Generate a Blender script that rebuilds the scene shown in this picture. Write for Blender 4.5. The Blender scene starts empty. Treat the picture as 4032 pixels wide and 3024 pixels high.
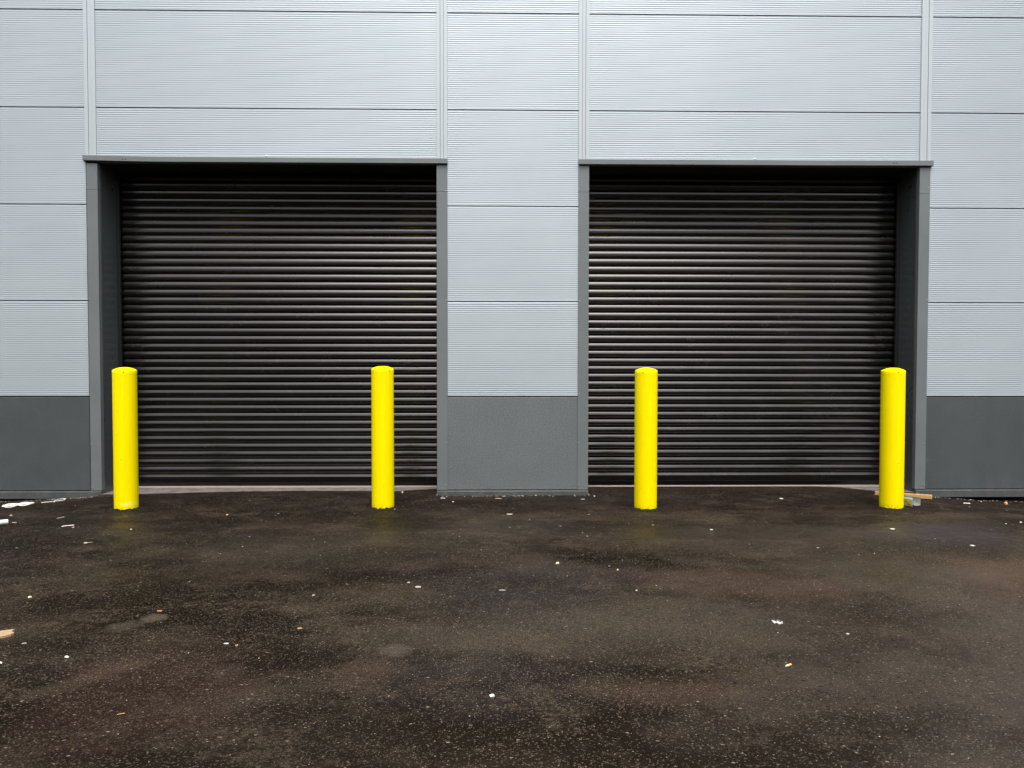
import bpy, bmesh, math, random
from mathutils import Vector, Matrix, noise
R = math.radians
S = bpy.context.scene
C = S.collection

# ------------------------------------------------------------------ camera
CAM_Y, CAM_Z = -8.055, 1.411
cam = bpy.data.cameras.new('camera'); cam.sensor_width = 36; cam.lens = 26.786
cam.clip_start = 0.05; cam.clip_end = 1000
co = bpy.data.objects.new('camera', cam); C.objects.link(co); S.camera = co
pi_, ya_, ro_ = R(1.65022), R(0.98735), R(-0.056885)
fwd = Vector((math.sin(ya_)*math.cos(pi_), math.cos(ya_)*math.cos(pi_), -math.sin(pi_)))
rgt = Vector((math.cos(ya_), -math.sin(ya_), 0)); dwn = fwd.cross(rgt)
r2 = rgt*math.cos(ro_) + dwn*math.sin(ro_); d2 = -rgt*math.sin(ro_) + dwn*math.cos(ro_)
m = Matrix((r2, -d2, -fwd)).transposed().to_4x4(); m.translation = Vector((0, CAM_Y, CAM_Z))
co.matrix_world = m

# ------------------------------------------------------------------ sky, sun, exposure
SUN_EL, SUN_AZ = 66.0, 5.0          # bright patch of cloud behind the photographer
w = bpy.data.worlds.new('World'); S.world = w; w.use_nodes = True
nt = w.node_tree; bg = nt.nodes['Background']
sky = nt.nodes.new('ShaderNodeTexSky'); sky.sky_type = 'NISHITA'; sky.sun_disc = False
sky.sun_elevation = R(SUN_EL); sky.sun_rotation = R(180 - SUN_AZ)
sky.dust_density = 6; sky.air_density = 1.0; sky.ozone_density = 1.0
hs = nt.nodes.new('ShaderNodeHueSaturation'); hs.inputs['Saturation'].default_value = 0.28
nt.links.new(sky.outputs[0], hs.inputs['Color']); nt.links.new(hs.outputs[0], bg.inputs[0])
bg.inputs[1].default_value = 0.15
sl = bpy.data.lights.new('sun', 'SUN'); sl.energy = 1.4; sl.angle = R(36); sl.color = (1, .972, .93)
so = bpy.data.objects.new('sun', sl); C.objects.link(so)
sd = Vector((math.sin(R(SUN_AZ))*math.cos(R(SUN_EL)), -math.cos(R(SUN_AZ))*math.cos(R(SUN_EL)), math.sin(R(SUN_EL))))
so.rotation_euler = sd.to_track_quat('Z', 'Y').to_euler(); so.location = (3, -12, 14)
S.view_settings.view_transform = 'Standard'; S.view_settings.look = 'None'
S.view_settings.gamma = 1; S.view_settings.exposure = 0.77

# ------------------------------------------------------------------ material helpers
def mat(name, col, rough=.5, metal=0, spec=.5, coat=0):
    M = bpy.data.materials.new(name); M.use_nodes = True
    b = M.node_tree.nodes['Principled BSDF']
    b.inputs['Base Color'].default_value = (*col, 1); b.inputs['Roughness'].default_value = rough
    b.inputs['Metallic'].default_value = metal; b.inputs['Specular IOR Level'].default_value = spec
    b.inputs['Coat Weight'].default_value = coat; b.inputs['Coat Roughness'].default_value = .15
    return M
class N:
    """tiny node-graph helper"""
    def __init__(s, M): s.t = M.node_tree; s.b = s.t.nodes['Principled BSDF']; s.M = M
    def new(s, k, **kw):
        n = s.t.nodes.new(k)
        for a, v in kw.items(): setattr(n, a, v)
        return n
    def put(s, sock, v):
        if isinstance(v, bpy.types.NodeSocket): s.t.links.new(v, sock)
        elif isinstance(v, (tuple, list)): sock.default_value = (*v, 1) if len(v) == 3 and sock.type == 'RGBA' else v
        else: sock.default_value = v
    def pos(s): return s.new('ShaderNodeNewGeometry').outputs['Position']
    def obj(s): return s.new('ShaderNodeTexCoord').outputs['Object']
    def mapv(s, v, sc=(1, 1, 1), loc=(0, 0, 0), rot=(0, 0, 0), typ='POINT'):
        n = s.new('ShaderNodeMapping', vector_type=typ); s.put(n.inputs[0], v)
        n.inputs['Location'].default_value = loc; n.inputs['Rotation'].default_value = rot; n.inputs['Scale'].default_value = sc
        return n.outputs[0]
    def noise(s, v, scale, det=3, rough=.55, dist=0, out='Fac'):
        n = s.new('ShaderNodeTexNoise'); s.put(n.inputs['Vector'], v); n.inputs['Scale'].default_value = scale
        n.inputs['Detail'].default_value = det; n.inputs['Roughness'].default_value = rough; n.inputs['Distortion'].default_value = dist
        return n.outputs[out]
    def voro(s, v, scale, feat='F1', out='Distance', rnd=1):
        n = s.new('ShaderNodeTexVoronoi', feature=feat); s.put(n.inputs['Vector'], v)
        n.inputs['Scale'].default_value = scale; n.inputs['Randomness'].default_value = rnd
        return n.outputs[out]
    def rng(s, v, a, b, c=0, d=1, smooth=False):
        n = s.new('ShaderNodeMapRange', interpolation_type='SMOOTHSTEP' if smooth else 'LINEAR'); s.put(n.inputs[0], v)
        for i, x in enumerate((a, b, c, d)): s.put(n.inputs[i+1], x)
        return n.outputs[0]
    def mth(s, op, a, b=0):
        n = s.new('ShaderNodeMath', operation=op); s.put(n.inputs[0], a); s.put(n.inputs[1], b); return n.outputs[0]
    def mix(s, f, a, b, mode='MIX'):
        n = s.new('ShaderNodeMix', data_type='RGBA', blend_type=mode)
        s.put(n.inputs[0], f); s.put(n.inputs[6], a); s.put(n.inputs[7], b); return n.outputs[2]
    def bump(s, h, strength=.3, dist=.01, normal=None):
        n = s.new('ShaderNodeBump'); n.inputs['Strength'].default_value = strength; n.inputs['Distance'].default_value = dist
        s.put(n.inputs['Height'], h)
        if normal: s.put(n.inputs['Normal'], normal)
        return n.outputs[0]
    def set(s, **kw):
        for k, v in kw.items(): s.put(s.b.inputs[k.replace('_', ' ')], v)

# silver ribbed cladding
M_silver = mat('silver_cladding', (.4, .43, .45), .46, .28)
g = N(M_silver); p = g.pos()
n1 = g.noise(g.mapv(p, (.5, 1, .9)), 1.3, 3); n2 = g.noise(p, 55, 2)
g.set(Base_Color=g.mix(g.rng(n1, .3, .7, 0, 1), (.394, .449, .482), (.434, .487, .517)),
      Roughness=g.rng(g.noise(p, 2.2, 3), .3, .7, .42, .50),
      Normal=g.bump(g.noise(g.mapv(p, (.25, 1, .5)), .8, 1), .08, .02))
M_silverflat = mat('silver_flashing', (.54, .58, .60), .45, .28)
g = N(M_silverflat); p = g.pos()
g.set(Roughness=g.rng(g.noise(p, 3, 3), .3, .7, .34, .44), Base_Color=g.mix(g.noise(p, 2, 3), (.465, .515, .54), (.50, .545, .565)))
# anthracite trims
def dark_paint(name, a, b, rough, fine=0, spots=False):
    M = mat(name, a, rough, .15); g = N(M); p = g.pos()
    f = g.rng(g.noise(p, 1.7, 4, .6), .3, .7)
    col = g.mix(f, a, b)
    if fine:
        nf = g.noise(p, 75, 4, .8)
        col = g.mix(g.rng(nf, .42, .62, 0, fine), col, (.22, .235, .235))
    if spots:
        v = g.voro(p, 9, out='Distance'); cid = g.voro(p, 9, out='Color')
        sx = g.new('ShaderNodeSeparateColor'); g.put(sx.inputs[0], cid)
        low = g.rng(g.new('ShaderNodeSeparateXYZ').outputs[0], 0, 1)  # placeholder, replaced below
        sz = g.new('ShaderNodeSeparateXYZ'); g.put(sz.inputs[0], p)
        near = g.rng(sz.outputs[2], .65, .05, 0, 1)
        sel = g.mth('MULTIPLY', g.mth('GREATER_THAN', sx.outputs[0], .72), near)
        dot = g.mth('MULTIPLY', g.rng(v, .05, .035, 0, 1), sel)
        col = g.mix(g.mth('MULTIPLY', dot, .8), col, (.38, .36, .33))
        dirt = g.mth('MULTIPLY', g.rng(sz.outputs[2], .28, .0, 0, .22), g.rng(g.noise(g.mapv(p, (1, 1, .35)), 9, 4, .7), .42, .7))
        col = g.mix(dirt, col, (.21, .19, .17))
        sm = g.mth('MULTIPLY', g.rng(g.noise(g.mapv(p, (1, 1, .8), (3.3, 0, 1.7)), 3.1, 4, .7), .64, .74), .2)
        col = g.mix(sm, col, (.27, .28, .275))
    g.set(Base_Color=col, Roughness=g.rng(g.noise(p, 6, 3), .3, .7, rough-.05, rough+.08),
          Normal=g.bump(g.noise(p, 190, 2), .08, .002))
    return M
M_trim = dark_paint('anthracite_trim', (.150, .168, .173), (.178, .192, .195), .42)
M_base = dark_paint('anthracite_base_panel', (.055, .066, .069), (.070, .080, .081), .46, 0.14, True)
M_basec = dark_paint('mottled_lit_base_panel', (.100, .117, .122), (.128, .143, .146), .44, .75, True)  # mottled grain, plus the wall's brighter centre light painted into the tone
M_plinth = dark_paint('anthracite_plinth', (.044, .054, .056), (.066, .074, .074), .5, .2, True)
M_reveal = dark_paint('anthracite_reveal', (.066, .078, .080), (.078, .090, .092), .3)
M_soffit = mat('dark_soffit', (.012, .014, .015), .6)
M_gap = mat('shadow_gap', (.015, .015, .016), .9)
M_body = mat('building_body', (.16, .17, .18), .8)
# shutter: glossy black with dust on the slats
def shutter_mat(name, dust):
    M = mat(name, (.004, .004, .004), .21, 0, .68); g = N(M); p = g.pos()
    a = g.noise(g.mapv(p, (.9, 1, 2.5), (dust*9, 0, 0)), 2.4, 5, .65)
    bb = g.noise(g.mapv(p, (.4, 1, 6)), 6, 4, .7)
    sm = g.mth('MULTIPLY', g.rng(a, .46, .66), g.rng(bb, .35, .65))
    nz = g.new('ShaderNodeSeparateXYZ'); g.put(nz.inputs[0], g.new('ShaderNodeNewGeometry').outputs['Normal'])
    col = g.mix(g.mth('MULTIPLY', g.mth('MULTIPLY', sm, dust), g.rng(nz.outputs[2], .1, .35)), (.0015, .0015, .0015), (.055, .046, .042))
    blot = g.rng(g.noise(g.mapv(p, (1, 1, 1.6), (4.1+dust*3, 0, 2)), 3.7, 5, .72), .60, .66)
    streak = g.noise(g.mapv(p, (.6, 1, 90)), 3, 2)
    ro = g.mth('ADD', g.rng(a, .3, .7, .19, .26), g.mth('MULTIPLY', blot, .10))
    g.set(Base_Color=col, Roughness=ro, Specular_Tint=(1, .95, .92), Normal=g.bump(streak, .02, .001))
    return M
M_sh1 = shutter_mat('black_shutter_paint', .15); M_sh2 = shutter_mat('dusty_black_shutter_paint', .75)
M_rail = mat('black_guide_rail', (.01, .01, .011), .5)
M_seal = mat('pale_aluminium_strip', (.36, .31, .275), .5, .2)
M_screw = mat('screw_head', (.30, .31, .32), .35, .7)
M_hole = mat('dark_rivet', (.03, .028, .02), .6)
M_white = mat('white_plastic', (.80, .80, .78), .4)
# concrete threshold
M_conc = mat('concrete', (.2, .175, .165), .7); g = N(M_conc); p = g.pos()
c = g.mix(g.rng(g.noise(p, 9, 6, .7), .35, .65), (.07, .057, .053), (.17, .145, .135))
g.set(Base_Color=g.mix(g.rng(g.noise(p, 60, 3, .7), .55, .7), c, (.27, .235, .215)), Normal=g.bump(g.noise(p, 80, 4, .7), .5, .006),
      Roughness=g.rng(g.noise(p, 7, 3), .3, .7, .45, .8))

# yellow bollard paint
def yellow(name, scuff=None, chips=()):
    M = mat(name, (.93, .70, .0), .5, 0, .06, 0); g = N(M); p = g.obj()
    col = g.mix(g.rng(g.noise(g.mapv(p, (6, 6, .6)), 5, 3), .3, .7), (.94, .74, .0), (.98, .82, .0))
    sz = g.new('ShaderNodeSeparateXYZ'); g.put(sz.inputs[0], p)
    dirt = g.mth('MULTIPLY', g.rng(sz.outputs[2], .05, -.005, 0, .8), g.rng(g.noise(p, 45, 4, .7), .42, .6))
    col = g.mix(dirt, col, (.22, .13, .02))
    tiny = g.mth('MULTIPLY', g.rng(g.noise(g.mapv(p, (1, 1, 1.8), (1.7, len(chips)*2.3, 0)), 42, 2, .5), .765, .78), .7)
    col = g.mix(tiny, col, (.35, .22, .01))
    for (cx, cy, cz, rx, rz) in chips:
        v = g.new('ShaderNodeVectorMath', operation='SUBTRACT'); g.put(v.inputs[0], p); v.inputs[1].default_value = (cx, cy, cz)
        v2 = g.new('ShaderNodeVectorMath', operation='DIVIDE'); g.put(v2.inputs[0], v.outputs[0]); v2.inputs[1].default_value = (rx, .03, rz)
        ln = g.new('ShaderNodeVectorMath', operation='LENGTH'); g.put(ln.inputs[0], v2.outputs[0])
        d = g.mth('ADD', ln.outputs['Value'], g.mth('MULTIPLY', g.noise(p, 150, 2), .6))
        col = g.mix(g.rng(d, 1.3, 1.0, 0, .75), col, (.25, .20, .03))
    if scuff:
        v = g.new('ShaderNodeVectorMath', operation='SUBTRACT'); g.put(v.inputs[0], p); v.inputs[1].default_value = scuff
        rr = g.mapv(v.outputs[0], (1/.055, 1/.2, 1/.022), rot=(0, R(-38), 0))
        ln = g.new('ShaderNodeVectorMath', operation='LENGTH'); g.put(ln.inputs[0], rr)
        d = g.mth('ADD', ln.outputs['Value'], g.mth('MULTIPLY', g.noise(p, 40, 4, .7), .9))
        col = g.mix(g.rng(d, 1.7, .8, 0, .5), col, (.92, .84, .22))
    g.set(Base_Color=col, Roughness=g.rng(g.noise(p, 18, 3), .3, .7, .45, .6),
          Normal=g.bump(g.noise(g.mapv(p, (9, 9, .5)), 8, 2), .06, .004))
    return M

# wet asphalt
M_asph = mat('wet_asphalt', (.04, .034, .03), .4, 0, .3); g = N(M_asph); p = g.pos()
big = g.noise(g.mapv(p, (.7, 1, 1)), .55, 4, .6, .4)
mid = g.noise(g.mapv(p, (.6, 1, 1), (5, 2, 0)), 1.7, 5, .62)
fine = g.noise(p, 95, 3, .7)
wob = g.new('ShaderNodeVectorMath', operation='MULTIPLY_ADD'); g.put(wob.inputs[0], g.noise(p, 170, 2, .6, out='Color')); wob.inputs[1].default_value = (.008, .008, 0); g.put(wob.inputs[2], p)
pw = wob.outputs[0]
vd = g.voro(pw, 120); vc = g.voro(pw, 120, out='Color')
vd2 = g.voro(p, 260); vc2 = g.voro(p, 260, out='Color')
sc = g.new('ShaderNodeSeparateColor'); g.put(sc.inputs[0], vc)
sc2 = g.new('ShaderNodeSeparateColor'); g.put(sc2.inputs[0], vc2)
base = g.mix(g.rng(big, .35, .65), (.0050, .0035, .0023), (.0135, .0099, .0069))
base = g.mix(g.mth('MULTIPLY', g.rng(mid, .47, .66), .65), base, (.042, .032, .023))
def blob(cx, cy, rx, ry, rot, col, strength, soft=.5, ns=3.0, namp=.9):
    global base
    v = g.mapv(p, (1/rx, 1/ry, 0), (0, 0, 0), (0, 0, 0))
    q = g.new('ShaderNodeVectorMath', operation='SUBTRACT'); g.put(q.inputs[0], p); q.inputs[1].default_value = (cx, cy, 0)
    rt = g.new('ShaderNodeVectorRotate', rotation_type='Z_AXIS'); g.put(rt.inputs['Vector'], q.outputs[0]); rt.inputs['Angle'].default_value = R(-rot)
    dv = g.new('ShaderNodeVectorMath', operation='MULTIPLY'); g.put(dv.inputs[0], rt.outputs[0]); dv.inputs[1].default_value = (1/rx, 1/ry, 0)
    ln = g.new('ShaderNodeVectorMath', operation='LENGTH'); g.put(ln.inputs[0], dv.outputs[0])
    d = g.mth('ADD', ln.outputs['Value'], g.mth('MULTIPLY', g.mth('SUBTRACT', g.noise(p, ns, 5, .65), .5), namp*2))
    f = g.rng(d, 1.0+soft*.5, 1.0-soft*.5, 0, strength, True)
    base = g.mix(f, base, col)
    return f
# dried, paler asphalt to the right and in the middle distance; old stains and scuffs
dryR = blob(4.5, -4.3, 2.9, 1.7, 20, (.052, .043, .036), .85, 1.1, 1.6, .7)
blob(3.1, -2.2, 2.0, .7, 0, (.034, .027, .021), .6, 1.0, 2.0, .8)
blob(.6, -4.05, 1.3, .42, 4, (.040, .033, .026), .6, 1.1, 3, .9)
blob(-1.4, -2.3, 1.3, .6, 0, (.030, .0255, .0205), .5, 1, 1.6, .5)
blob(1.5, -3.25, .62, .30, -12, (.060, .037, .028), .5, .9, 3)
blob(2.64, -2.95, .7, .3, 0, (.046, .037, .024), .45, 1, 2)
blob(3.45, -3.1, .5, .45, 20, (.08, .048, .033), .5, 1, 2.5)
blob(-.51, -4.36, .075, .075, 0, (.075, .060, .047), .55, .8, 22, .9)
blob(-.60, -4.62, .16, .16, 0, (.045, .03, .023), .6, .9, 7)
blob(-1.90, -3.86, .06, .07, 20, (.075, .063, .044), .7, .7, 16, .6)
blob(-2.0, -3.99, .10, .07, 45, (.05, .041, .030), .6, .9, 12, .7)
blob(-1.77, -4.57, .15, .07, 35, (.052, .038, .025), .7, .8, 11, .7)
blob(-1.88, -4.74, .17, .07, 50, (.042, .032, .022), .6, .9, 11, .7)
blob(-1.5, -4.8, .45, .55, 20, (.026, .014, .012), .5, .8, 5, .9)
blob(2.57, -.60, .16, .16, 62, (.06, .046, .034), .6, .7, 9, .6)
blob(.75, -4.85, .3, .12, 0, (.045, .028, .020), .5, .9, 6)
blob(2.3, -5.35, .35, .2, 0, (.035, .014, .012), .45, .8, 7)
blob(.3, -3.2, .9, .5, 0, (.022, .018, .020), .4, 1, 2)
blob(3.6, -1.9, .6, .35, 0, (.028, .024, .031), .5, 1, 3)
blob(-.1, -4.75, .4, .3, 0, (.019, .016, .018), .3, 1, 4)
blob(-3.9, -1.9, 1.7, 1.1, 10, (.0070, .0052, .0044), .7, 1, 2)
blob(.2, -.2, 7.5, .75, 0, (.0065, .0048, .0040), .85, 1, 1.5, .5)
pt = g.mth('MULTIPLY', g.rng(g.noise(g.mapv(p, (.8, 1, 1), (2, 7, 0)), 2.6, 6, .68, .3), .52, .66), g.rng(g.noise(p, 26, 4, .75), .40, .60))
base = g.mix(g.mth('MULTIPLY', pt, .8), base, (.054, .041, .029))
# aggregate
st = g.mth('MULTIPLY', g.mth('GREATER_THAN', sc.outputs[0], g.rng(mid, .36, .66, .72, .38)), g.rng(vd, .6, .25))
base = g.mix(g.mth('MULTIPLY', st, .85), base, g.mix(g.rng(sc.outputs[2], 0, 1, .3, .9), base, (.105, .082, .060)))
st2 = g.mth('MULTIPLY', g.mth('GREATER_THAN', sc.outputs[1], .975), g.rng(vd, .5, .3))
base = g.mix(g.mth('MULTIPLY', st2, .6), base, (.24, .20, .15))
v3 = g.mapv(pw, (.62, 1, 1)); vd3 = g.voro(v3, 62); vc3 = g.voro(v3, 62, out='Color')
sc3 = g.new('ShaderNodeSeparateColor'); g.put(sc3.inputs[0], vc3)
st3 = g.mth('MULTIPLY', g.mth('GREATER_THAN', sc3.outputs[0], .90), g.rng(vd3, .34, .22))
base = g.mix(g.mth('MULTIPLY', st3, .7), base, g.mix(g.rng(sc3.outputs[1], .8, 1), (.075, .058, .042), (.27, .225, .17)))
pk = g.mth('MULTIPLY', g.mth('LESS_THAN', sc3.outputs[0], .10), g.rng(vd3, .45, .25))
base = g.mix(g.mth('MULTIPLY', pk, .7), base, (.004, .003, .0025))
pit = g.mth('MULTIPLY', g.mth('LESS_THAN', sc2.outputs[0], .22), g.rng(vd2, .6, .3))
base = g.mix(g.mth('MULTIPLY', pit, .7), base, (.008, .007, .006))
wet = g.rng(g.noise(g.mapv(p, (.55, 1, 1), (9, 4, 0)), 1.1, 4, .6, .3), .36, .64)
h = g.mth('ADD', g.mth('MULTIPLY', g.rng(vd, 0, .7, 1, 0), .55), g.mth('MULTIPLY', fine, .6))
h = g.mth('ADD', h, g.mth('MULTIPLY', g.noise(p, 7, 3), .8))
bn = g.new('ShaderNodeBump'); bn.inputs['Distance'].default_value = .0055; g.put(bn.inputs['Height'], h)
g.put(bn.inputs['Strength'], g.rng(wet, 0, 1, .7, 1.0))
rough = g.mth('ADD', g.rng(wet, 0, 1, .38, .60), g.mth('MULTIPLY', dryR, .14))
g.set(Base_Color=base, Roughness=rough, Normal=bn.outputs[0], Specular_IOR_Level=g.rng(wet, 0, 1, .12, .04), Specular_Tint=(1, .86, .70))
# only part of the open-textured surface carries a water film; the pits between the stones are matt
df = g.new('ShaderNodeBsdfDiffuse'); g.put(df.inputs['Color'], base); g.put(df.inputs['Normal'], bn.outputs[0]); df.inputs['Roughness'].default_value = .6
mx = g.new('ShaderNodeMixShader'); g.put(mx.inputs[0], g.mth('ADD', g.rng(wet, 0, 1, .40, .66), g.rng(fine, .35, .65, -.16, .16)))
outn = [n for n in g.t.nodes if n.type == 'OUTPUT_MATERIAL'][0]
g.t.links.new(g.b.outputs[0], mx.inputs[1]); g.t.links.new(df.outputs[0], mx.inputs[2]); g.t.links.new(mx.outputs[0], outn.inputs[0])

# debris materials
M_wood = mat('pale_timber', (.55, .33, .14), .6); g = N(M_wood); p = g.obj()
gr = g.noise(g.mapv(p, (3, 40, 40)), 6, 4, .6, .4)
g.set(Base_Color=g.mix(g.rng(gr, .35, .65), (.62, .38, .16), (.42, .22, .08)), Normal=g.bump(gr, .2, .002))
M_wood2 = mat('split_timber', (.62, .43, .24), .7); g = N(M_wood2); p = g.obj()
gr = g.noise(g.mapv(p, (4, 30, 30)), 5, 4, .6, .5)
g.set(Base_Color=g.mix(g.rng(gr, .35, .7), (.40, .28, .165), (.28, .18, .095)), Normal=g.bump(gr, .3, .003))
M_galv = mat('galvanised_steel', (.55, .58, .60), .38, .6); g = N(M_galv); p = g.obj()
sx = g.new('ShaderNodeSeparateXYZ'); g.put(sx.inputs[0], p)
side = g.mth('MULTIPLY', g.rng(sx.outputs[0], .012, .003), g.rng(sx.outputs[2], .072, .064))
c = g.mix(g.rng(g.noise(p, 30, 3), .35, .65), (.50, .54, .56), (.62, .66, .68))
c = g.mix(g.mth('MULTIPLY', side, .75), c, (.60, .50, .22))
stn = g.mth('MULTIPLY', side, g.rng(g.noise(p, 38, 4, .7), .5, .6))
g.set(Base_Color=g.mix(g.mth('MULTIPLY', stn, .7), c, (.14, .10, .04)))
M_cord = mat('white_cord', (.80, .76, .68), .6)
M_pale = mat('pale_chip', (.40, .36, .30), .7)
M_paper = mat('white_paper', (.62, .61, .58), .7)
M_orange = mat('orange_stone', (.62, .28, .09), .8)
M_leaf = mat('orange_leaf', (.55, .17, .06), .6)
M_tan = mat('tan_scrap', (.55, .36, .16), .7)
M_green = mat('greenish_stone', (.55, .52, .32), .7)
M_cream = mat('cream_stone', (.70, .58, .36), .7)
M_filter = mat('cigarette_filter', (.75, .42, .06), .7)
M_grit = mat('grit', (.42, .38, .32), .8); g = N(M_grit)
ri = g.new('ShaderNodeNewGeometry').outputs['Random Per Island']
g.set(Base_Color=g.mix(g.rng(ri, .55, 1), (.10, .085, .066), (.46, .40, .32)))

# ------------------------------------------------------------------ mesh helpers
def tag(o, label=None, cat=None, group=None, kind=None):
    if label: o['label'] = label
    if cat: o['category'] = cat
    if group: o['group'] = group
    if kind: o['kind'] = kind
    return o
def link(name, me, material, parent=None, smooth=False):
    me.materials.append(material)
    if smooth:
        for f in me.polygons: f.use_smooth = True
        if len(me.polygons) < 60000: me.set_sharp_from_angle(angle=R(32))
    o = bpy.data.objects.new(name, me); C.objects.link(o)
    if parent: o.parent = parent
    return o
def empty(name, loc=(0, 0, 0)):
    o = bpy.data.objects.new(name, None); o.location = loc; o.empty_display_size = .2; C.objects.link(o); return o
def build(name, bm, material, parent=None, smooth=False):
    bmesh.ops.recalc_face_normals(bm, faces=bm.faces[:])
    me = bpy.data.meshes.new(name); bm.to_mesh(me); bm.free()
    return link(name, me, material, parent, smooth)
def box(bm, x0, x1, y0, y1, z0, z1, bev=0.0):
    mt = Matrix.Translation(((x0+x1)/2, (y0+y1)/2, (z0+z1)/2)) @ Matrix.Diagonal((abs(x1-x0), abs(y1-y0), abs(z1-z0), 1))
    r = bmesh.ops.create_cube(bm, size=1, matrix=mt)
    if bev:
        es = {e for v in r['verts'] for e in v.link_edges}
        bmesh.ops.bevel(bm, geom=list(es), offset=bev, segments=2, profile=.7, affect='EDGES')
def BX(name, material, parent, *boxes, bev=.0015):
    bm = bmesh.new()
    for b in boxes: box(bm, *b, bev)
    return build(name, bm, material, parent)
def extrude_x(name, prof, x0, x1, material, parent, depth_back, segs=1):
    """prof: list of (y, z) from top to bottom; closed at the back at depth_back; extruded along x"""
    bm = bmesh.new()
    loop = prof + [(depth_back, prof[-1][1]), (depth_back, prof[0][1])]
    rows = []
    for k in range(segs+1):
        x = x0 + (x1-x0)*k/segs
        rows.append([bm.verts.new((x, y, z)) for y, z in loop])
    n = len(loop)
    for a, b in zip(rows, rows[1:]):
        for i in range(n):
            bm.faces.new((a[i], a[(i+1) % n], b[(i+1) % n], b[i]))
    bm.faces.new(rows[0]); bm.faces.new(rows[-1][::-1])
    return build(name, bm, material, parent)

# ------------------------------------------------------------------ ground
KX = [-200, -9, -5.24, -4.97, -4.6, -4.44, -4.18, -.65, .94, 4.45, 4.67, 4.87, 5.14, 5.64, 9, 200]
KZ = [-.06, -.06, -.052, -.044, -.025, -.015, 0, 0, 0, -.008, -.026, -.04, -.064, -.077, -.08, -.08]
EX = [-4.18, -3.7, -3.43, -2.98, -2.5, -2.1, -1.6, -1.1, -.8, -.65, .94, 1.25, 1.49, 1.79, 2.9, 3.48, 3.74, 3.96, 4.11, 4.46]
EY = [-.10, -.05, -.01, .065, .11, .115, .11, .10, .20, .24, .33, .36, .36, .40, .40, .40, .30, .14, .02, -.06]
def lerp(x, X, Y):
    if x <= X[0]: return Y[0]
    for i in range(len(X)-1):
        if x <= X[i+1]:
            return Y[i] + (Y[i+1]-Y[i])*(x-X[i])/(X[i+1]-X[i])
    return Y[-1]
def in_door(x): return -4.172 < x < -.653 or .947 < x < 4.452
def ground_h(x, y):
    f = min(1, max(0, (y+1.7)/1.5)); f = f*f*(3-2*f)
    z = lerp(x, KX, KZ)*f
    if abs(x) < 8 and -8 < y < .6:
        z += .004*noise.noise(Vector((x*.9, y*.9, 3))) + .0016*noise.noise(Vector((x*6, y*6, 7)))
    if in_door(x) and y > -.5:
        e = lerp(x, EX, EY) + .022*noise.noise(Vector((x*3, 0, 1))) + .02*noise.noise(Vector((x*17, y*9, 5)))
        ramp = .026 + .12*(e - y)
        t = min(1, max(0, (y+.5)/.5))
        zz = min(.03, ramp) if y > e else min(.026 + .02*(e-y), .034)
        z = z*(1-t) + zz*t if y < e else zz
    return z
def ground():
    xs = [-200, -120, -60, -30, -16, -10, -8] + [-6.6 + .03*i for i in range(441)] + [8, 10, 16, 30, 60, 120, 200]
    ys = [-200, -120, -60, -30, -16, -11, -8, -7, -6.4] + [-6 + .04*i for i in range(126)] + [-.96+.02*i for i in range(71)] + [1, 4, 15, 40, 120]
    vs, fs = [], []
    for y in ys:
        for x in xs: vs.append((x, y, ground_h(x, y) if y < .5 else lerp(x, KX, KZ)-.03))
    nx = len(xs)
    for j in range(len(ys)-1):
        for i in range(nx-1):
            a = j*nx+i; fs.append((a, a+1, a+nx+1, a+nx))
    me = bpy.data.meshes.new('ground'); me.from_pydata(vs, [], fs)
    return tag(link('ground', me, M_asph, None, True), kind='structure')
ground()

# invented blocks out of frame, added to darken low reflections and the left side
bm = bmesh.new(); box(bm, -60, 60, -48, -34, -.5, 10.5); box(bm, -60, 60, -48.3, -33.7, 10.5, 10.9); box(bm, -40, -19, -33, -6, -.5, 9.5); box(bm, -40.3, -18.7, -33.3, -5.7, 9.5, 9.9)
tag(build('unseen_light_blockers', bm, mat('light_blocker_grey', (.055, .05, .05), .8)), kind='structure')
# ------------------------------------------------------------------ warehouse
W = empty('warehouse', (.135, 0, 0))
tag(W, 'silver ribbed metal warehouse with dark grey trim and two black roller shutters', 'building')
W.location = (0, 0, 0)
XL, XR, ZT = -13.0, 13.4, 8.047
O1 = (-4.172, -.653); O2 = (.947, 4.452); ZS = 3.481; REC = .425
cols = [(XL, -4.2955), (-4.1795, -.6527), (-.5411, .8352), (.9469, 4.4503), (4.5641, XR)]
# body behind the cladding, with two openings
BX('core_wall', M_gap, W, (XL+.02, O1[0]-.012, .052, .5, -.3, 8), (O1[1]+.012, O2[0]-.012, .052, .5, -.3, 8), (O2[1]+.012, XR-.02, .052, .5, -.3, 8),
   (O1[0]-.012, O1[1]+.012, .052, .5, ZS+.012, 8), (O2[0]-.012, O2[1]+.012, .052, .5, ZS+.012, 8), bev=0)
BX('side_wall', M_body, W, (XL, XL+.2, .51, 22, -.3, 8)); BX('side_wall', M_body, W, (XR-.2, XR, .51, 22, -.3, 8))
BX('rear_wall', M_body, W, (XL+.21, XR-.21, 21.8, 22, -.3, 8)); BX('roof', M_body, W, (XL, XR, .02, 22.1, 8.06, 8.2))
RP = .0222
def panel_profile(z0, z1):
    """ribbed sheet between seam centres z0 (below) and z1 (above)"""
    top, bot = z1-.006, z0+.006
    P = [(.012, top), (.003, top-.0015), (0, top-.004)]
    z = top-.008
    k = 0
    while z - RP > bot + .004:
        P += [(.0000, z), (.0000, z-.0055), (.0026, z-.0095), (.0026, z-.0165)]
        z -= RP
    P += [(.0, z), (0, bot+.004), (.003, bot+.001), (.012, bot)]
    return P
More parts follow.
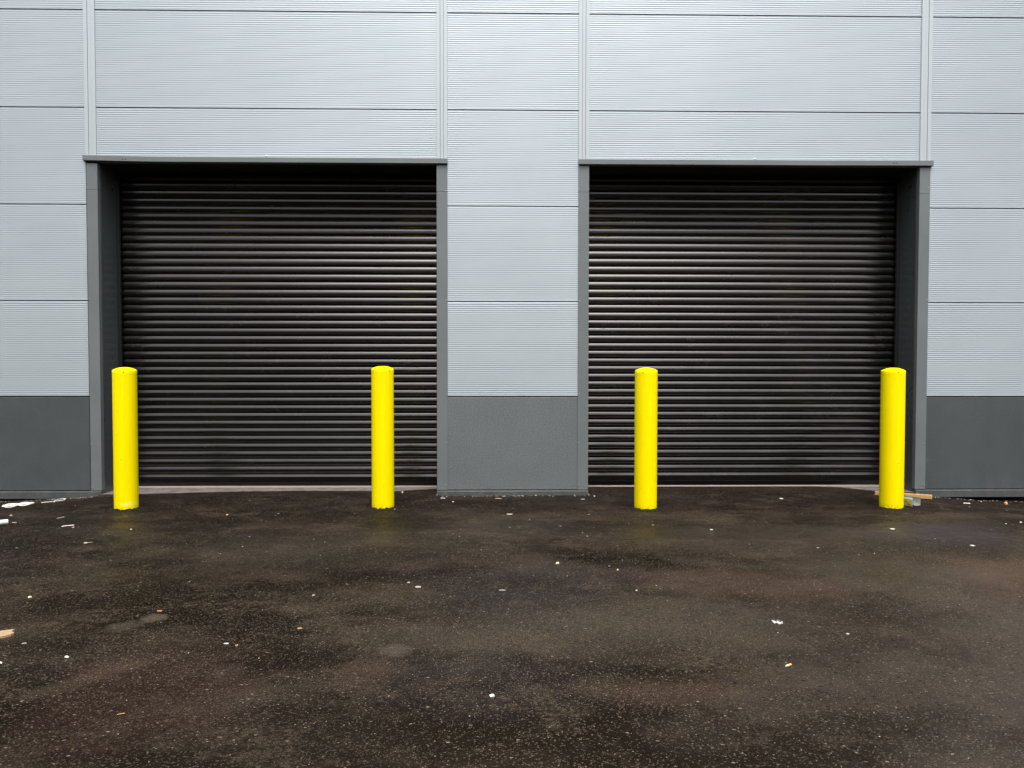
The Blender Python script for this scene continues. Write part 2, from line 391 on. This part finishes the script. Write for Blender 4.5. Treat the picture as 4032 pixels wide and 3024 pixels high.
def panel_profile2(z0, z1):
    # rounded mini-rib: long face that looks up, short undercut that looks down
    top, bot = z1-.0052, z0+.0052
    P = [(.012, top), (.004, top-.0006), (.0004, top-.005)]
    z = top-.007
    while z - RP > bot + .003:
        P += [(.0019, z), (.0008, z-.0060), (.0, z-.0115), (.0004, z-.0145), (.0015, z-.0180)]
        z -= RP
    P += [(.0008, z), (0, bot+.003), (.012, bot)]
    return P
seams = [1.0475, 2.0475, 3.0475, 4.0475, 5.0475, 6.0475, 7.0475, 8.0475]
for ci, (a, b) in enumerate(cols):
    if ci in (1, 3): zs = [ZS+.048] + seams[3:]
    else: zs = seams
    for z0, z1 in zip(zs, zs[1:]):
        extrude_x('cladding_panel', panel_profile2(z0, z1), a, b, M_silver, W, .05)
for ci, (a, b) in enumerate(cols):
    if ci in (0, 2, 4):
        aa = a if ci == 0 else a-.004; bb = b
        o = extrude_x('base_panel', [(.004, 1.041), (0, 1.038), (0, .060), (.004, .056)], a, b, M_basec if ci == 2 else M_base, W, .05)
        if ci == 2: tag(o, 'mottled base panel between the shutters, with brighter light painted in')
# vertical cover strips above the door jambs
for a, b in ((-4.2955, -4.1795), (-.6527, -.5411), (.8352, .9469), (4.4503, 4.5641)):
    wd = b-a; x1, x2 = a+wd*.345, a+wd*.655
    ztop = 8.04
    BX('cover_strip', M_silverflat, W, (a, x1-.0014, -.0105, .04, ZS+.0555, ztop), (x1+.0014, x2-.0014, -.0062, .04, ZS+.0555, ztop), (x2+.0014, b, -.0105, .04, ZS+.0555, ztop), bev=.0012)
# door surrounds
ZJ = 3.196
def jamb(x0, x1, inner, scr, zbot=.056):
    t = .001
    j = BX('jamb_trim', M_trim, W, (x0, x1, -.009, .051, zbot, ZJ-.0012), (x0, x1, -.0095, .051, ZJ+.0012, 3.470), bev=.002)
    # lining of the recess
    if inner > 0: a, b = x1-.010, x1
    else: a, b = x0, x0+.010
    BX('reveal_lining', M_reveal, W, (a, b, .0525, REC+.05, -.05, ZJ-.001), (a, b, .0525, REC+.05, ZJ+.001, ZS), bev=0)
    for x, z in scr:
        bm = bmesh.new()
        bmesh.ops.create_uvsphere(bm, u_segments=10, v_segments=6, radius=.006, matrix=Matrix.Translation((x, -.0095, z)) @ Matrix.Diagonal((1, .6, 1, 1)))
        bmesh.ops.create_cone(bm, cap_ends=True, segments=14, radius1=.0085, radius2=.0085, depth=.0016, matrix=Matrix.Translation((x, -.0099, z)) @ Matrix.Rotation(R(90), 4, 'X'))
        build('screw', bm, M_screw, j, True)
    return j
jamb(-4.284, -4.172, 1, [(-4.268, 1.076), (-4.275, .547), (-4.277, .092), (-4.269, 2.066)])
jamb(-.6527, -.5405, -1, [(-.556, 1.072), (-.56, .563), (-.56, .107), (-.555, 2.059), (-.558, 3.204)])
jamb(.8345, .9469, 1, [(.847, 1.077), (.843, .562), (.848, .102), (.851, 2.06), (.845, 3.231)])
jamb(4.4523, 4.5645, -1, [(4.553, 1.084), (4.551, .54), (4.556, .095), (4.55, 2.079), (4.544, 3.26)])
def lintel(x0, x1, dim):
    # pressed metal head flashing, standing proud of the wall, with a turned-under lip
    bm = bmesh.new(); n = 24
    sag = lambda x: .014*max(0, 1-(x-x0)/1.0)**2 if x0 < 0 else .004*max(0, (x-x1+1.2)/1.2)
    rows = []
    for k in range(n+1):
        x = x0+(x1-x0)*k/n; s = sag(x)
        P = [(-.002, 3.541+s), (-.034, 3.536+s), (-.036, 3.533+s), (-.036, ZS+.003+s), (-.034, ZS+.001+s), (.052, ZS+.001), (.052, 3.541)]
        rows.append([bm.verts.new((x, y, z)) for y, z in P])
    for a, b in zip(rows, rows[1:]):
        for i in range(7): bm.faces.new((a[i], a[(i+1) % 7], b[(i+1) % 7], b[i]))
    bm.faces.new(rows[0]); bm.faces.new(rows[-1][::-1])
    o = build('head_flashing', bm, M_trim, W)
    for x, z in dim:
        bm = bmesh.new(); bmesh.ops.create_uvsphere(bm, u_segments=10, v_segments=6, radius=.0065, matrix=Matrix.Translation((x, -.0362, z)) @ Matrix.Diagonal((1, .5, 1, 1)))
        build('rivet', bm, M_hole, o, True)
lintel(-4.308, -.539, [(-3.894, 3.508), (-3.868, 3.508)]); lintel(.836, 4.583, [(4.162, 3.512), (4.19, 3.512)])
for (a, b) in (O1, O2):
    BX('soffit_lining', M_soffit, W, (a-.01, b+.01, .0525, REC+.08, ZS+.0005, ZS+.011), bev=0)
for x, z in ((-2.425, 3.556), (2.695, 3.553)):
    bm = bmesh.new(); bmesh.ops.create_uvsphere(bm, u_segments=12, v_segments=8, radius=.010, matrix=Matrix.Translation((x, -.006, z)))
    build('fixing_stud', bm, M_white, W, True)
# plinth angle
for a, b, xa in ((XL, -4.172, 0), (-.6545, .9475, 0), (4.4535, XR, 0)):
    o = extrude_x('plinth_trim', [(.03, .0515), (-.026, .047), (-.028, .0445), (-.028, -.026), (-.026, -.028)] if a != -.6545 else
                  [(.03, .0515), (-.030, .047), (-.032, .0445), (-.032, -.032), (-.030, -.034)], a, b, M_plinth, W, .04, 1)
# concrete door thresholds
for (a, b) in (O1, O2):
    BX('door_threshold', M_conc, W, (a-.01, b+.01, -.13, .60, -.2, .020), bev=0)

# roller shutters
PITCH = .0850
def shutter(x0, x1, zphase, material, label):
    Y = REC
    zb = zphase                        # top line of the lowest full slat
    P = []
    z = zb + PITCH*40
    zmin = zb - .005
    prof = [(0, .0070), (.012, .0012), (.055, -.0006), (.10, -.0024), (.16, -.0046), (.21, -.0062), (.27, -.0080), (.325, -.0094),
            (.338, -.0114), (.352, -.0100), (.45, -.0106), (.56, -.0110), (.665, -.0104),
            (.678, -.0122), (.694, -.0100), (.80, -.0066), (.90, -.0012), (.965, .0045), (.985, .0070)]
    k = 40
    while k > 0:
        zt = zb + PITCH*k
        for t, y in prof: P.append((Y + y, zt - t*PITCH))
        k -= 1
    # last slat, flatter
    for t, y in ((0, .0080), (.02, -.004), (.3, -.015), (.98, -.019)): P.append((Y+y, zb - t*.088))
    n = len(P)
    zlow = P[-1][1]
    rail_top = zlow
    P += []
    P = [q for q in P if q[1] < ZS+.06]
    bm = bmesh.new(); rows = []
    seg = 8
    for kx in range(seg+1):
        x = x0 + .012 + (x1-x0-.024)*kx/seg
        rows.append([bm.verts.new((x, y, z)) for y, z in P])
    for a, b in zip(rows, rows[1:]):
        for i in range(len(P)-1): bm.faces.new((a[i], a[i+1], b[i+1], b[i]))
    me = bpy.data.meshes.new('roller_shutter'); 
    bmesh.ops.recalc_face_normals(bm, faces=bm.faces[:]); bm.to_mesh(me); bm.free()
    o = link('roller_shutter', me, material, W)
    tag(o, label)
    BX('bottom_rail', M_sh1, o, (x0+.012, x1-.012, Y-.026, Y+.02, .0365, rail_top-.0005), bev=.003)
    BX('bottom_strip', M_seal, o, (x0+.036, x1-.036, Y-.055, Y+.02, .0205, .030), (x0+.036, x1-.036, Y-.028, Y+.02, .0304, .036), bev=.002)
    for a, b in ((x0+.0005, x0+.034), (x1-.034, x1-.0005)):
        BX('guide_rail', M_rail, o, (a, b, Y-.055, Y-.024, .021, ZS-.001), bev=.002)
shutter(O1[0], O1[1], .1617, M_sh1, 'cleaner roller shutter, the one nearer the white cord')
shutter(O2[0], O2[1], .1742, M_sh2, 'dustier roller shutter, the one beside the timber offcut')

# ------------------------------------------------------------------ bollards
def lathe(prof, n=64, jag=None):
    bm = bmesh.new(); rings = []
    for r, z in prof:
        if r < 1e-5: rings.append([bm.verts.new((0, 0, z))]); continue
        rings.append([bm.verts.new((r*math.cos(2*math.pi*i/n), r*math.sin(2*math.pi*i/n), z)) for i in range(n)])
    for a, b in zip(rings, rings[1:]):
        for i in range(n):
            j = (i+1) % n
            if len(a) == 1: bm.faces.new((a[0], b[i], b[j]))
            elif len(b) == 1: bm.faces.new((a[i], a[j], b[0]))
            else: bm.faces.new((a[i], a[j], b[j], b[i]))
    return bm
def bollard(x, y, rad, h, label, rot, M, tilt=0, seed=0):
    b = empty('bollard', (x, y, 0)); b.rotation_euler = (0, R(tilt), 0)
    tag(b, label, 'bollard', 'yellow bollards in front of the shutters')
    post = build('post', lathe([(rad-.002, -.15), (rad, -.1), (rad, h-.034), (rad-.001, h-.0335)]), M, b, True)
    c = rad+.0006
    cap = build('cap', lathe([(c-.001, h-.036), (c, h-.0355), (c, h-.003), (c-.0008, h-.0005), (c*.96, h+.0030), (c*.88, h+.0080), (c*.75, h+.0145), (c*.6, h+.0205), (c*.42, h+.0255), (c*.22, h+.0285), (0, h+.0295)]), M, b, True)
    for k in range(4):
        a = R(-90 + rot + 90*k)
        bm = bmesh.new()
        bmesh.ops.create_uvsphere(bm, u_segments=10, v_segments=6, radius=.0055, matrix=Matrix.Translation((c*math.cos(a), c*math.sin(a), h-.016)) @ Matrix.Rotation(a, 4, 'Z') @ Matrix.Diagonal((.5, 1, 1, 1)))
        build('rivet', bm, M_hole, cap, True)
    return b
MY1 = yellow('yellow_paint_scuffed', (.055, -.09, .06), [(-.03, -.10, .72, .006, .004), (.008, -.107, .485, .012, .003)])
MY2 = yellow('yellow_paint', None, [(.02, -.1, .22, .003, .003), (.015, -.1, .30, .003, .003)])
MY3 = yellow('yellow_paint_marked', None, [(.025, -.1, .30, .003, .003), (.03, -.1, .19, .003, .004)])
MY4 = yellow('yellow_paint_chipped', None, [(-.03, -.1, 1.25, .007, .003), (.01, -.1, .44, .012, .002), (.02, -.1, .2, .003, .005)])
bollard(-3.571, -.722, .107, 1.329, 'scuffed yellow bollard with a pale scrape at its foot, nearest the white cord', 20, MY1)
bollard(-1.1255, -.664, .107, 1.342, 'clean yellow bollard standing between the scuffed one and the grey base panel', -45, MY2)
bollard(1.4215, -.730, .108, 1.329, 'yellow bollard just right of the mottled grey pier between the shutters', -28, MY3)
bollard(3.839, -.702, .109, 1.330, 'yellow bollard with timber and a steel channel lying behind its foot', -3, MY4)
M_tar = mat('loose_asphalt', (.008, .006, .005), .6, 0, .2); g = N(M_tar); p = g.pos()
vt = g.voro(p, 95); g.set(Base_Color=g.mix(g.rng(g.noise(p, 60, 3, .7), .55, .7), (.006, .0045, .0038), (.035, .026, .019)), Normal=g.bump(vt, .9, .008))
# crumbled asphalt raked up round the foot of each bollard
def collar(x, y, rad, seed, mess):
    rnd = random.Random(seed); n, m_ = 140, 14; bm = bmesh.new(); rings = []
    for j in range(m_+1):
        t = j/m_; r = rad-.003 + t*(.085 + .05*noise.noise(Vector((math.cos(2*math.pi*0)*2, seed, 0))))
        ring = []
        for i in range(n):
            a = 2*math.pi*i/n
            px, py = r*math.cos(a), r*math.sin(a)
            q = Vector(((x+px)*34, (y+py)*34, seed))
            nn = noise.noise(q)*.5+.5; n3 = noise.noise(q*2.3)
            z = (1-t)**.8*(.004+.014*mess*nn) + .007*mess*n3*(1-t)**.5 - .008*t*t
            ring.append(bm.verts.new((px*(1+.04*n3), py*(1+.04*n3), z - .0015)))
        rings.append(ring)
    for a, b in zip(rings, rings[1:]):
        for i in range(n): bm.faces.new((a[i], a[(i+1) % n], b[(i+1) % n], b[i]))
    o = build('asphalt_collar', bm, M_tar, None, False); o.location = (x, y, ground_h(x, y)); tag(o, kind='structure')
collar(-3.571, -.722, .107, 1, 1.5); collar(-1.1255, -.664, .107, 2, 1.1); collar(1.4215, -.73, .108, 3, 1.0); collar(3.839, -.702, .109, 4, .6)

# ------------------------------------------------------------------ debris
def tube(pts, r, n=8, closed=False):
    bm = bmesh.new(); rings = []
    m_ = len(pts)
    for i, q in enumerate(pts):
        a = pts[(i-1) % m_] if closed or i else pts[0]; b = pts[(i+1) % m_] if closed or i < m_-1 else pts[-1]
        t = (Vector(b)-Vector(a)).normalized(); u = t.cross(Vector((0, 0, 1)))
        if u.length < 1e-3: u = Vector((1, 0, 0))
        u.normalize(); v = u.cross(t)
        rings.append([bm.verts.new(Vector(q)+u*r*math.cos(2*math.pi*k/n)+v*r*math.sin(2*math.pi*k/n)) for k in range(n)])
    for i in range(m_ if closed else m_-1):
        a, b = rings[i], rings[(i+1) % m_]
        for k in range(n): bm.faces.new((a[k], a[(k+1) % n], b[(k+1) % n], b[k]))
    if not closed: bm.faces.new(rings[0]); bm.faces.new(rings[-1][::-1])
    return bm
def at(o, x, y, rz=0, dz=0):
    o.location = (x, y, ground_h(x, y)+dz); o.rotation_euler = (0, 0, R(rz)); return o
# loops of cord: two hanks lying over each other
def hank(cx, cy, L, Wd, rot, turns, z0, rnd):
    pts = []
    for i in range(turns*22):
        a = 2*math.pi*i/22; k = i/(turns*22)
        px = L*(1-.22*abs(k-.5))*math.cos(a)+.012*math.sin(3*k*6.3); py = Wd*(.55+.45*math.sin(5*k))*math.sin(a)
        c, s = math.cos(R(rot+6*math.sin(k*7))), math.sin(R(rot+6*math.sin(k*7)))
        pts.append((cx+px*c-py*s, cy+px*s+py*c, z0+.004*math.sin(a*2+k*9)+.006*k))
    return pts
rnd = random.Random(3)
pts = hank(-.055, -.02, .072, .085, 35, 3, .007, rnd) + hank(.055, .03, .072, .075, 32, 3, .012, rnd)
o = build('cord_bundle', tube(pts, .0048, 7), M_cord, None, True); at(o, -4.82, -.37)
tag(o, 'white cord coiled in two flat hanks below the left plinth', 'cord')
pts = [(-.115, -.085, .006), (-.04, -.03, .007), (.0, 0, .008), (.05, .04, .009), (.075, .07, .012), (.06, .135, .014), (.015, .16, .013), (-.02, .10, .012), (-.018, .04, .011), (.012, -.02, .010), (.02, -.055, .008)]
o = build('plastic_tie', tube(pts, .0048, 7), M_paper, None, True); at(o, -4.53, -.24); o.scale = (.85, .8, .85)
tag(o, 'white plastic tie with a loop at one end, lying by the plinth', 'tie')
# pipe stub running out of the left edge
bm = bmesh.new()
for rr, rev in ((.023, 0), (.019, 1)):
    pass
prof = [(.0195, .0), (.0225, .0), (.0235, .003), (.0235, .60), (.0195, .60), (.0195, .0)]
o = build('plastic_pipe', lathe(prof, 28), M_paper, None, True)
d = Vector((-.80, -.6, 0)).normalized(); o.rotation_euler = d.to_track_quat('Z', 'Y').to_euler(); o.location = (-4.252, -1.415, ground_h(-4.25, -1.41)+.0235)
tag(o, 'white plastic pipe lying on the asphalt at the left edge', 'pipe')
def slab(name, outline, th, material, rz=0, loc=(0, 0), bev=.001, rough=0, seed=0):
    rnd = random.Random(seed); bm = bmesh.new()
    top = [bm.verts.new((x+rnd.uniform(-rough, rough), y+rnd.uniform(-rough, rough), th+rnd.uniform(-rough, rough)*.3)) for x, y in outline]
    bot = [bm.verts.new((v.co.x, v.co.y, -.002)) for v in top]
    bm.faces.new(top); bm.faces.new(bot[::-1])
    n = len(top)
    for i in range(n): bm.faces.new((top[i], bot[i], bot[(i+1) % n], top[(i+1) % n]))
    o = build(name, bm, material); at(o, loc[0], loc[1], rz)
    return o
o = slab('wood_offcut', [(-.26, -.07), (-.1, -.068), (.03, -.062), (.062, -.045), (.078, -.02), (.060, .012), (.055, .03), (.068, .056), (.045, .062), (.0, .055), (-.1, .052), (-.26, .05)], .013, M_wood2, 24, (-2.565, -4.125), rough=.003); o.scale = (.8, .8, .8)
tag(o, 'splintered flat piece of pale wood at the left edge', 'wood scrap')
bm = bmesh.new(); box(bm, -.265, .265, -.0, .048, 0, .040, .004)
o = build('timber_batten', bm, M_wood); at(o, 4.192, -.262, -25, 0)
tag(o, 'orange-brown timber batten lying behind the bollard and steel channel', 'timber')
# C-section steel channel
sec = [(.045, .078), (.012, .088), (0, .070), (0, .002), (.058, .0), (.066, .010), (.078, .010), (.086, 0), (.148, 0), (.148, .074), (.132, .079)]
bm = bmesh.new(); rows = []
for k in range(9): rows.append([bm.verts.new((u, k*.3/8, z)) for u, z in sec])
for a, b in zip(rows, rows[1:]):
    for i in range(len(sec)-1): bm.faces.new((a[i], a[i+1], b[i+1], b[i]))
# torn corner at the open end
for v in rows[0]:
    if .05 < v.co.x < .095 and v.co.z < .02: v.co.y += .03
o = build('steel_channel', bm, M_galv); md = o.modifiers.new('thickness', 'SOLIDIFY'); md.thickness = .0018
o.location = (4.045, -.705, ground_h(4.05, -.7)+.003); o.rotation_euler = (0, 0, R(32))
tag(o, 'short galvanised steel channel with its open end facing out, beside the last bollard', 'metal channel')

def rock(name, x, y, sx, sy, sz, material, rz, label, cat, seed, group=None, tail=False):
    rnd = random.Random(seed); bm = bmesh.new(); bmesh.ops.create_icosphere(bm, subdivisions=2, radius=1)
    for v in bm.verts:
        q = v.co.copy(); k = 1+.35*noise.noise(q*1.3+Vector((seed*3.1, 0, 0)))+rnd.uniform(-.06, .06)
        v.co = Vector((q.x*sx*k, q.y*sy*k, max(q.z, -.45)*sz*k + sz*.4))
    if tail:
        bmesh.ops.create_cone(bm, cap_ends=True, segments=6, radius1=.003, radius2=.0015, depth=.06, matrix=Matrix.Translation((sx+.025, 0, .005)) @ Matrix.Rotation(R(90), 4, 'Y'))
    o = build(name, bm, material); at(o, x, y, rz); o.scale = (.66, .66, .66); tag(o, label, cat, group); return o
def stick(name, x, y, L, r, rz, material, label, cat='stick', bend=.0, group='pale sticks on the asphalt'):
    L *= .8; r *= .68
    pts = [(-L/2, 0, r*.9), (-L/6, bend, r*1.1), (L/6, bend*.6, r*1.0), (L/2, -bend*.3, r*.9)]
    o = build(name, tube(pts, r, 7), material, None, True); at(o, x, y, rz); tag(o, label, cat, group); return o
SG = 'loose stones on the asphalt'
rock('stone', 5.30, -.22, .030, .024, .030, M_orange, 10, 'rounded orange stone against the dark gap under the right plinth', 'stone', 1, SG)
rock('stone', -4.49, -1.0, .019, .012, .010, M_pale, 20, 'small oblong cream stone between the cord and the white pipe', 'stone', 2, SG)
rock('stone', -3.212, -2.113, .022, .017, .010, M_pale, 25, 'white tailed fleck in front of the leftmost bollard', 'stone', 3, SG, tail=True)
rock('stone', -2.803, -3.491, .016, .016, .012, M_green, 0, 'greenish cream stone up the left from the wood scrap', 'stone', 4, SG)
rock('stone', .411, -2.766, .019, .016, .014, M_cream, 30, 'lumpy cream stone in the middle of the yard', 'stone', 5, SG)
rock('stone', .808, -2.928, .009, .014, .008, M_cream, 0, 'small cream stone right of the lumpy cream one', 'stone', 6, SG)
rock('stone', 1.791, -1.701, .022, .018, .009, M_pale, -10, 'flat white stone right of the third bollard', 'stone', 7, SG)
rock('stone', -.029, -4.876, .017, .016, .010, M_paper, 0, 'bright white pebble in the centre foreground', 'stone', 8, SG)
rock('stone', -3.628, -1.534, .016, .012, .007, M_tan, 15, 'orange fleck touching the end of a white stick', 'stone', 9, SG)
rock('stone', -.577, -3.218, .017, .010, .006, M_pale, 35, 'slim pale stone left of the little ring', 'stone', 10, SG)
rock('stone', -2.061, -4.422, .018, .011, .009, M_paper, -10, 'white stone right of and below the wood scrap', 'stone', 11, SG)
rock('stone', -2.33, -4.49, .012, .010, .008, M_paper, 0, 'white stone at the left edge below the wood scrap', 'stone', 12, SG)
rock('stone', 1.814, -4.166, .014, .009, .006, M_pale, -20, 'small white stone between the shred and the right edge', 'stone', 13, SG)
rock('stone', 4.607, -1.444, .014, .014, .010, M_paper, 0, 'white pebble at the right edge below the orange stone', 'stone', 14, SG)
rock('stone', 4.43, -1.511, .014, .010, .008, M_pale, 40, 'smaller pale pebble left of the one at the right edge', 'stone', 15, SG)
rock('stone', -.462, -.391, .016, .018, .009, M_pale, 0, 'pale stone just below the white stick at the pier', 'stone', 16, SG)
rock('stone', .988, -.221, .014, .018, .016, M_pale, 0, 'grey stone below the right corner of the pier', 'stone', 17, SG)
rock('stone', -3.093, -1.629, .012, .018, .008, M_pale, 0, 'pale fleck right of the leftmost bollard reflection', 'stone', 18, SG)
rock('stone', 5.10, -.12, .012, .014, .012, M_pale, 0, 'small white stone left of the orange stone', 'stone', 19, SG)
rock('stone', -1.02, -.02, .014, .02, .018, M_cream, 0, 'yellowish stone on the loose asphalt right of the second bollard', 'stone', 20, SG)
def chip(x, y, L, Wd, rz, material, label, cat='chip', th=.004, seed=0, group='flat chips and scraps'):
    o = slab('chip', [(-L/2, -Wd/2), (L*.1, -Wd*.56), (L/2, -Wd*.4), (L*.46, Wd*.45), (0, Wd*.55), (-L*.52, Wd*.4)], th, material, rz, (x, y), rough=L*.04, seed=seed)
    o.scale = (.62, .6, .7); tag(o, label, cat, group); return o
chip(2.903, -.307, .052, .055, 0, M_paper, 'square white chip in front of the right shutter', th=.006, seed=1)
chip(3.649, -2.285, .045, .045, 0, M_paper, 'white chip furthest right in the middle distance', seed=2)
chip(3.331, -1.701, .058, .045, 5, M_paper, 'white chip in the reflection of the last bollard', seed=3)
chip(.101, -1.027, .085, .05, -10, M_pale, 'crushed pale strip below the grey pier', seed=4)
chip(-1.365, -4.252, .040, .016, -5, M_paper, 'narrow white chip left of the tan scrap', seed=5)
chip(-1.305, -4.277, .022, .014, 30, M_tan, 'tiny tan scrap beside the narrow white chip', seed=6)
chip(-1.054, -4.034, .038, .013, 10, M_tan, 'thin tan leaf scrap left of the pale paint patch', seed=7)
chip(-1.92, -3.745, .044, .022, -5, M_leaf, 'orange-red leaf on the asphalt', 'leaf', seed=8)
chip(-2.507, -1.018, .028, .055, 15, M_tan, 'tan flake between the first two bollards', seed=9)
chip(-2.374, -4.241, .034, .012, 22, M_pale, 'cream splinter just right of the wood scrap', seed=10)
stick('stick', -3.697, -1.49, .115, .006, 38, M_paper, 'white stick touching the orange fleck', bend=.004)
stick('stick', -3.953, -1.15, .085, .004, 60, M_pale, 'thin stick pointing up right, below the plastic tie')
stick('stick', -4.237, -1.352, .05, .005, -4, M_pale, 'short stick right of the white pipe')
stick('stick', 4.778, -.392, .08, .009, -8, M_paper, 'white stick right of the timber batten')
stick('stick', .021, -3.384, .047, .003, -3, M_paper, 'lone white stick in the middle of the yard', bend=.0015)
stick('stick', -.578, -.203, .06, .006, -8, M_paper, 'white stick at the left corner of the pier')
stick('stick', -.005, -.224, .09, .004, -14, M_tan, 'tan splinter below the plinth of the pier', bend=.004)
stick('stick', .862, -.293, .05, .006, 22, M_pale, 'pale stick below the right corner of the pier')
stick('stick', 1.333, -1.525, .04, .003, -70, M_pale, 'pale sliver in the reflection of the third bollard')
stick('stick', -1.51, -5.02, .035, .0018, 25, M_tan, 'fine tan splinter in the reddish patch, near foreground')
# ring, shred, cigarette end
pts = [(.015*math.cos(a), .011*math.sin(a), .005) for a in [2*math.pi*i/20 for i in range(20)]]
o = build('plastic_ring', tube(pts, .004, 7, True), M_pale, None, True); at(o, -.504, -3.323); tag(o, 'tiny cream ring left of centre', 'ring')
rnd = random.Random(5); bm = bmesh.new()
for i in range(16):
    a = rnd.uniform(0, 6.3); cx, cy = -.03+.06*i/15, .014*math.sin(i)-.02*i/15+.01
    L = rnd.uniform(.012, .026)
    bmesh.ops.create_cone(bm, cap_ends=True, segments=6, radius1=.0045, radius2=.0012, depth=L*1.4, matrix=Matrix.Translation((cx, cy, rnd.uniform(.004, .010))) @ Matrix.Rotation(a if i > 3 else R(120), 4, 'Z') @ Matrix.Rotation(R(90-rnd.uniform(5, 20)), 4, 'Y'))
o = build('paper_shred', bm, M_paper); at(o, 1.508, -4.0, -12); o.scale = (.8, .7, .8); tag(o, 'frayed bright white shred of paper, right foreground', 'paper shred')
b = empty('cigarette_end', (1.343, -4.582, ground_h(1.343, -4.582)+.006)); b.rotation_euler = (0, 0, R(32))
tag(b, 'cigarette end with a yellow-orange filter, right foreground', 'cigarette end')
bm = bmesh.new(); bmesh.ops.create_cone(bm, cap_ends=True, segments=14, radius1=.0052, radius2=.0052, depth=.021, matrix=Matrix.Translation((.008, 0, 0)) @ Matrix.Rotation(R(90), 4, 'Y')); build('filter', bm, M_filter, b, False)
bm = bmesh.new(); bmesh.ops.create_cone(bm, cap_ends=True, segments=14, radius1=.0040, radius2=.0052, depth=.016, matrix=Matrix.Translation((-.0108, 0, 0)) @ Matrix.Rotation(R(90), 4, 'Y')); build('paper_tube', bm, M_paper, b, False)

# fine grit scattered over the yard: far too many to count
rnd = random.Random(11); bm = bmesh.new()
def scatter(n, smin, smax, xr, yr):
    for i in range(n):
        y = rnd.uniform(*yr); x = rnd.uniform(*xr)
        if abs(x) > (y+8.6)*.75: continue
        s = smin + (smax-smin)*rnd.random()**3
        z = ground_h(x, y)+s*.25
        mt = Matrix.Translation((x, y, z)) @ Matrix.Rotation(rnd.uniform(0, 6.3), 4, 'Z') @ Matrix.Diagonal((s*rnd.uniform(.7, 2.0), s*rnd.uniform(.6, 1.0), s*.5, 1))
        bmesh.ops.create_icosphere(bm, subdivisions=1, radius=1, matrix=mt)
scatter(480, .0018, .0075, (-6, 6), (-3.5, -.05))
scatter(450, .0014, .0042, (-4, 4), (-5.6, -3.2))
for x0, x1, y in ((-5.6, -4.15, -.05), (-.65, .95, -.045), (4.5, 6, -.03)):
    for i in range(90):
        x = rnd.uniform(x0, x1); yy = y - abs(rnd.gauss(0, .035)); s = rnd.uniform(.003, .009)
        mt = Matrix.Translation((x, yy, ground_h(x, yy)+s*.2)) @ Matrix.Rotation(rnd.uniform(0, 6), 4, 'Z') @ Matrix.Diagonal((s*1.3, s, s*.6, 1))
        bmesh.ops.create_icosphere(bm, subdivisions=1, radius=1, matrix=mt)
o = build('grit', bm, M_grit); tag(o, 'fine pale grit scattered over the asphalt', 'grit', kind='stuff')
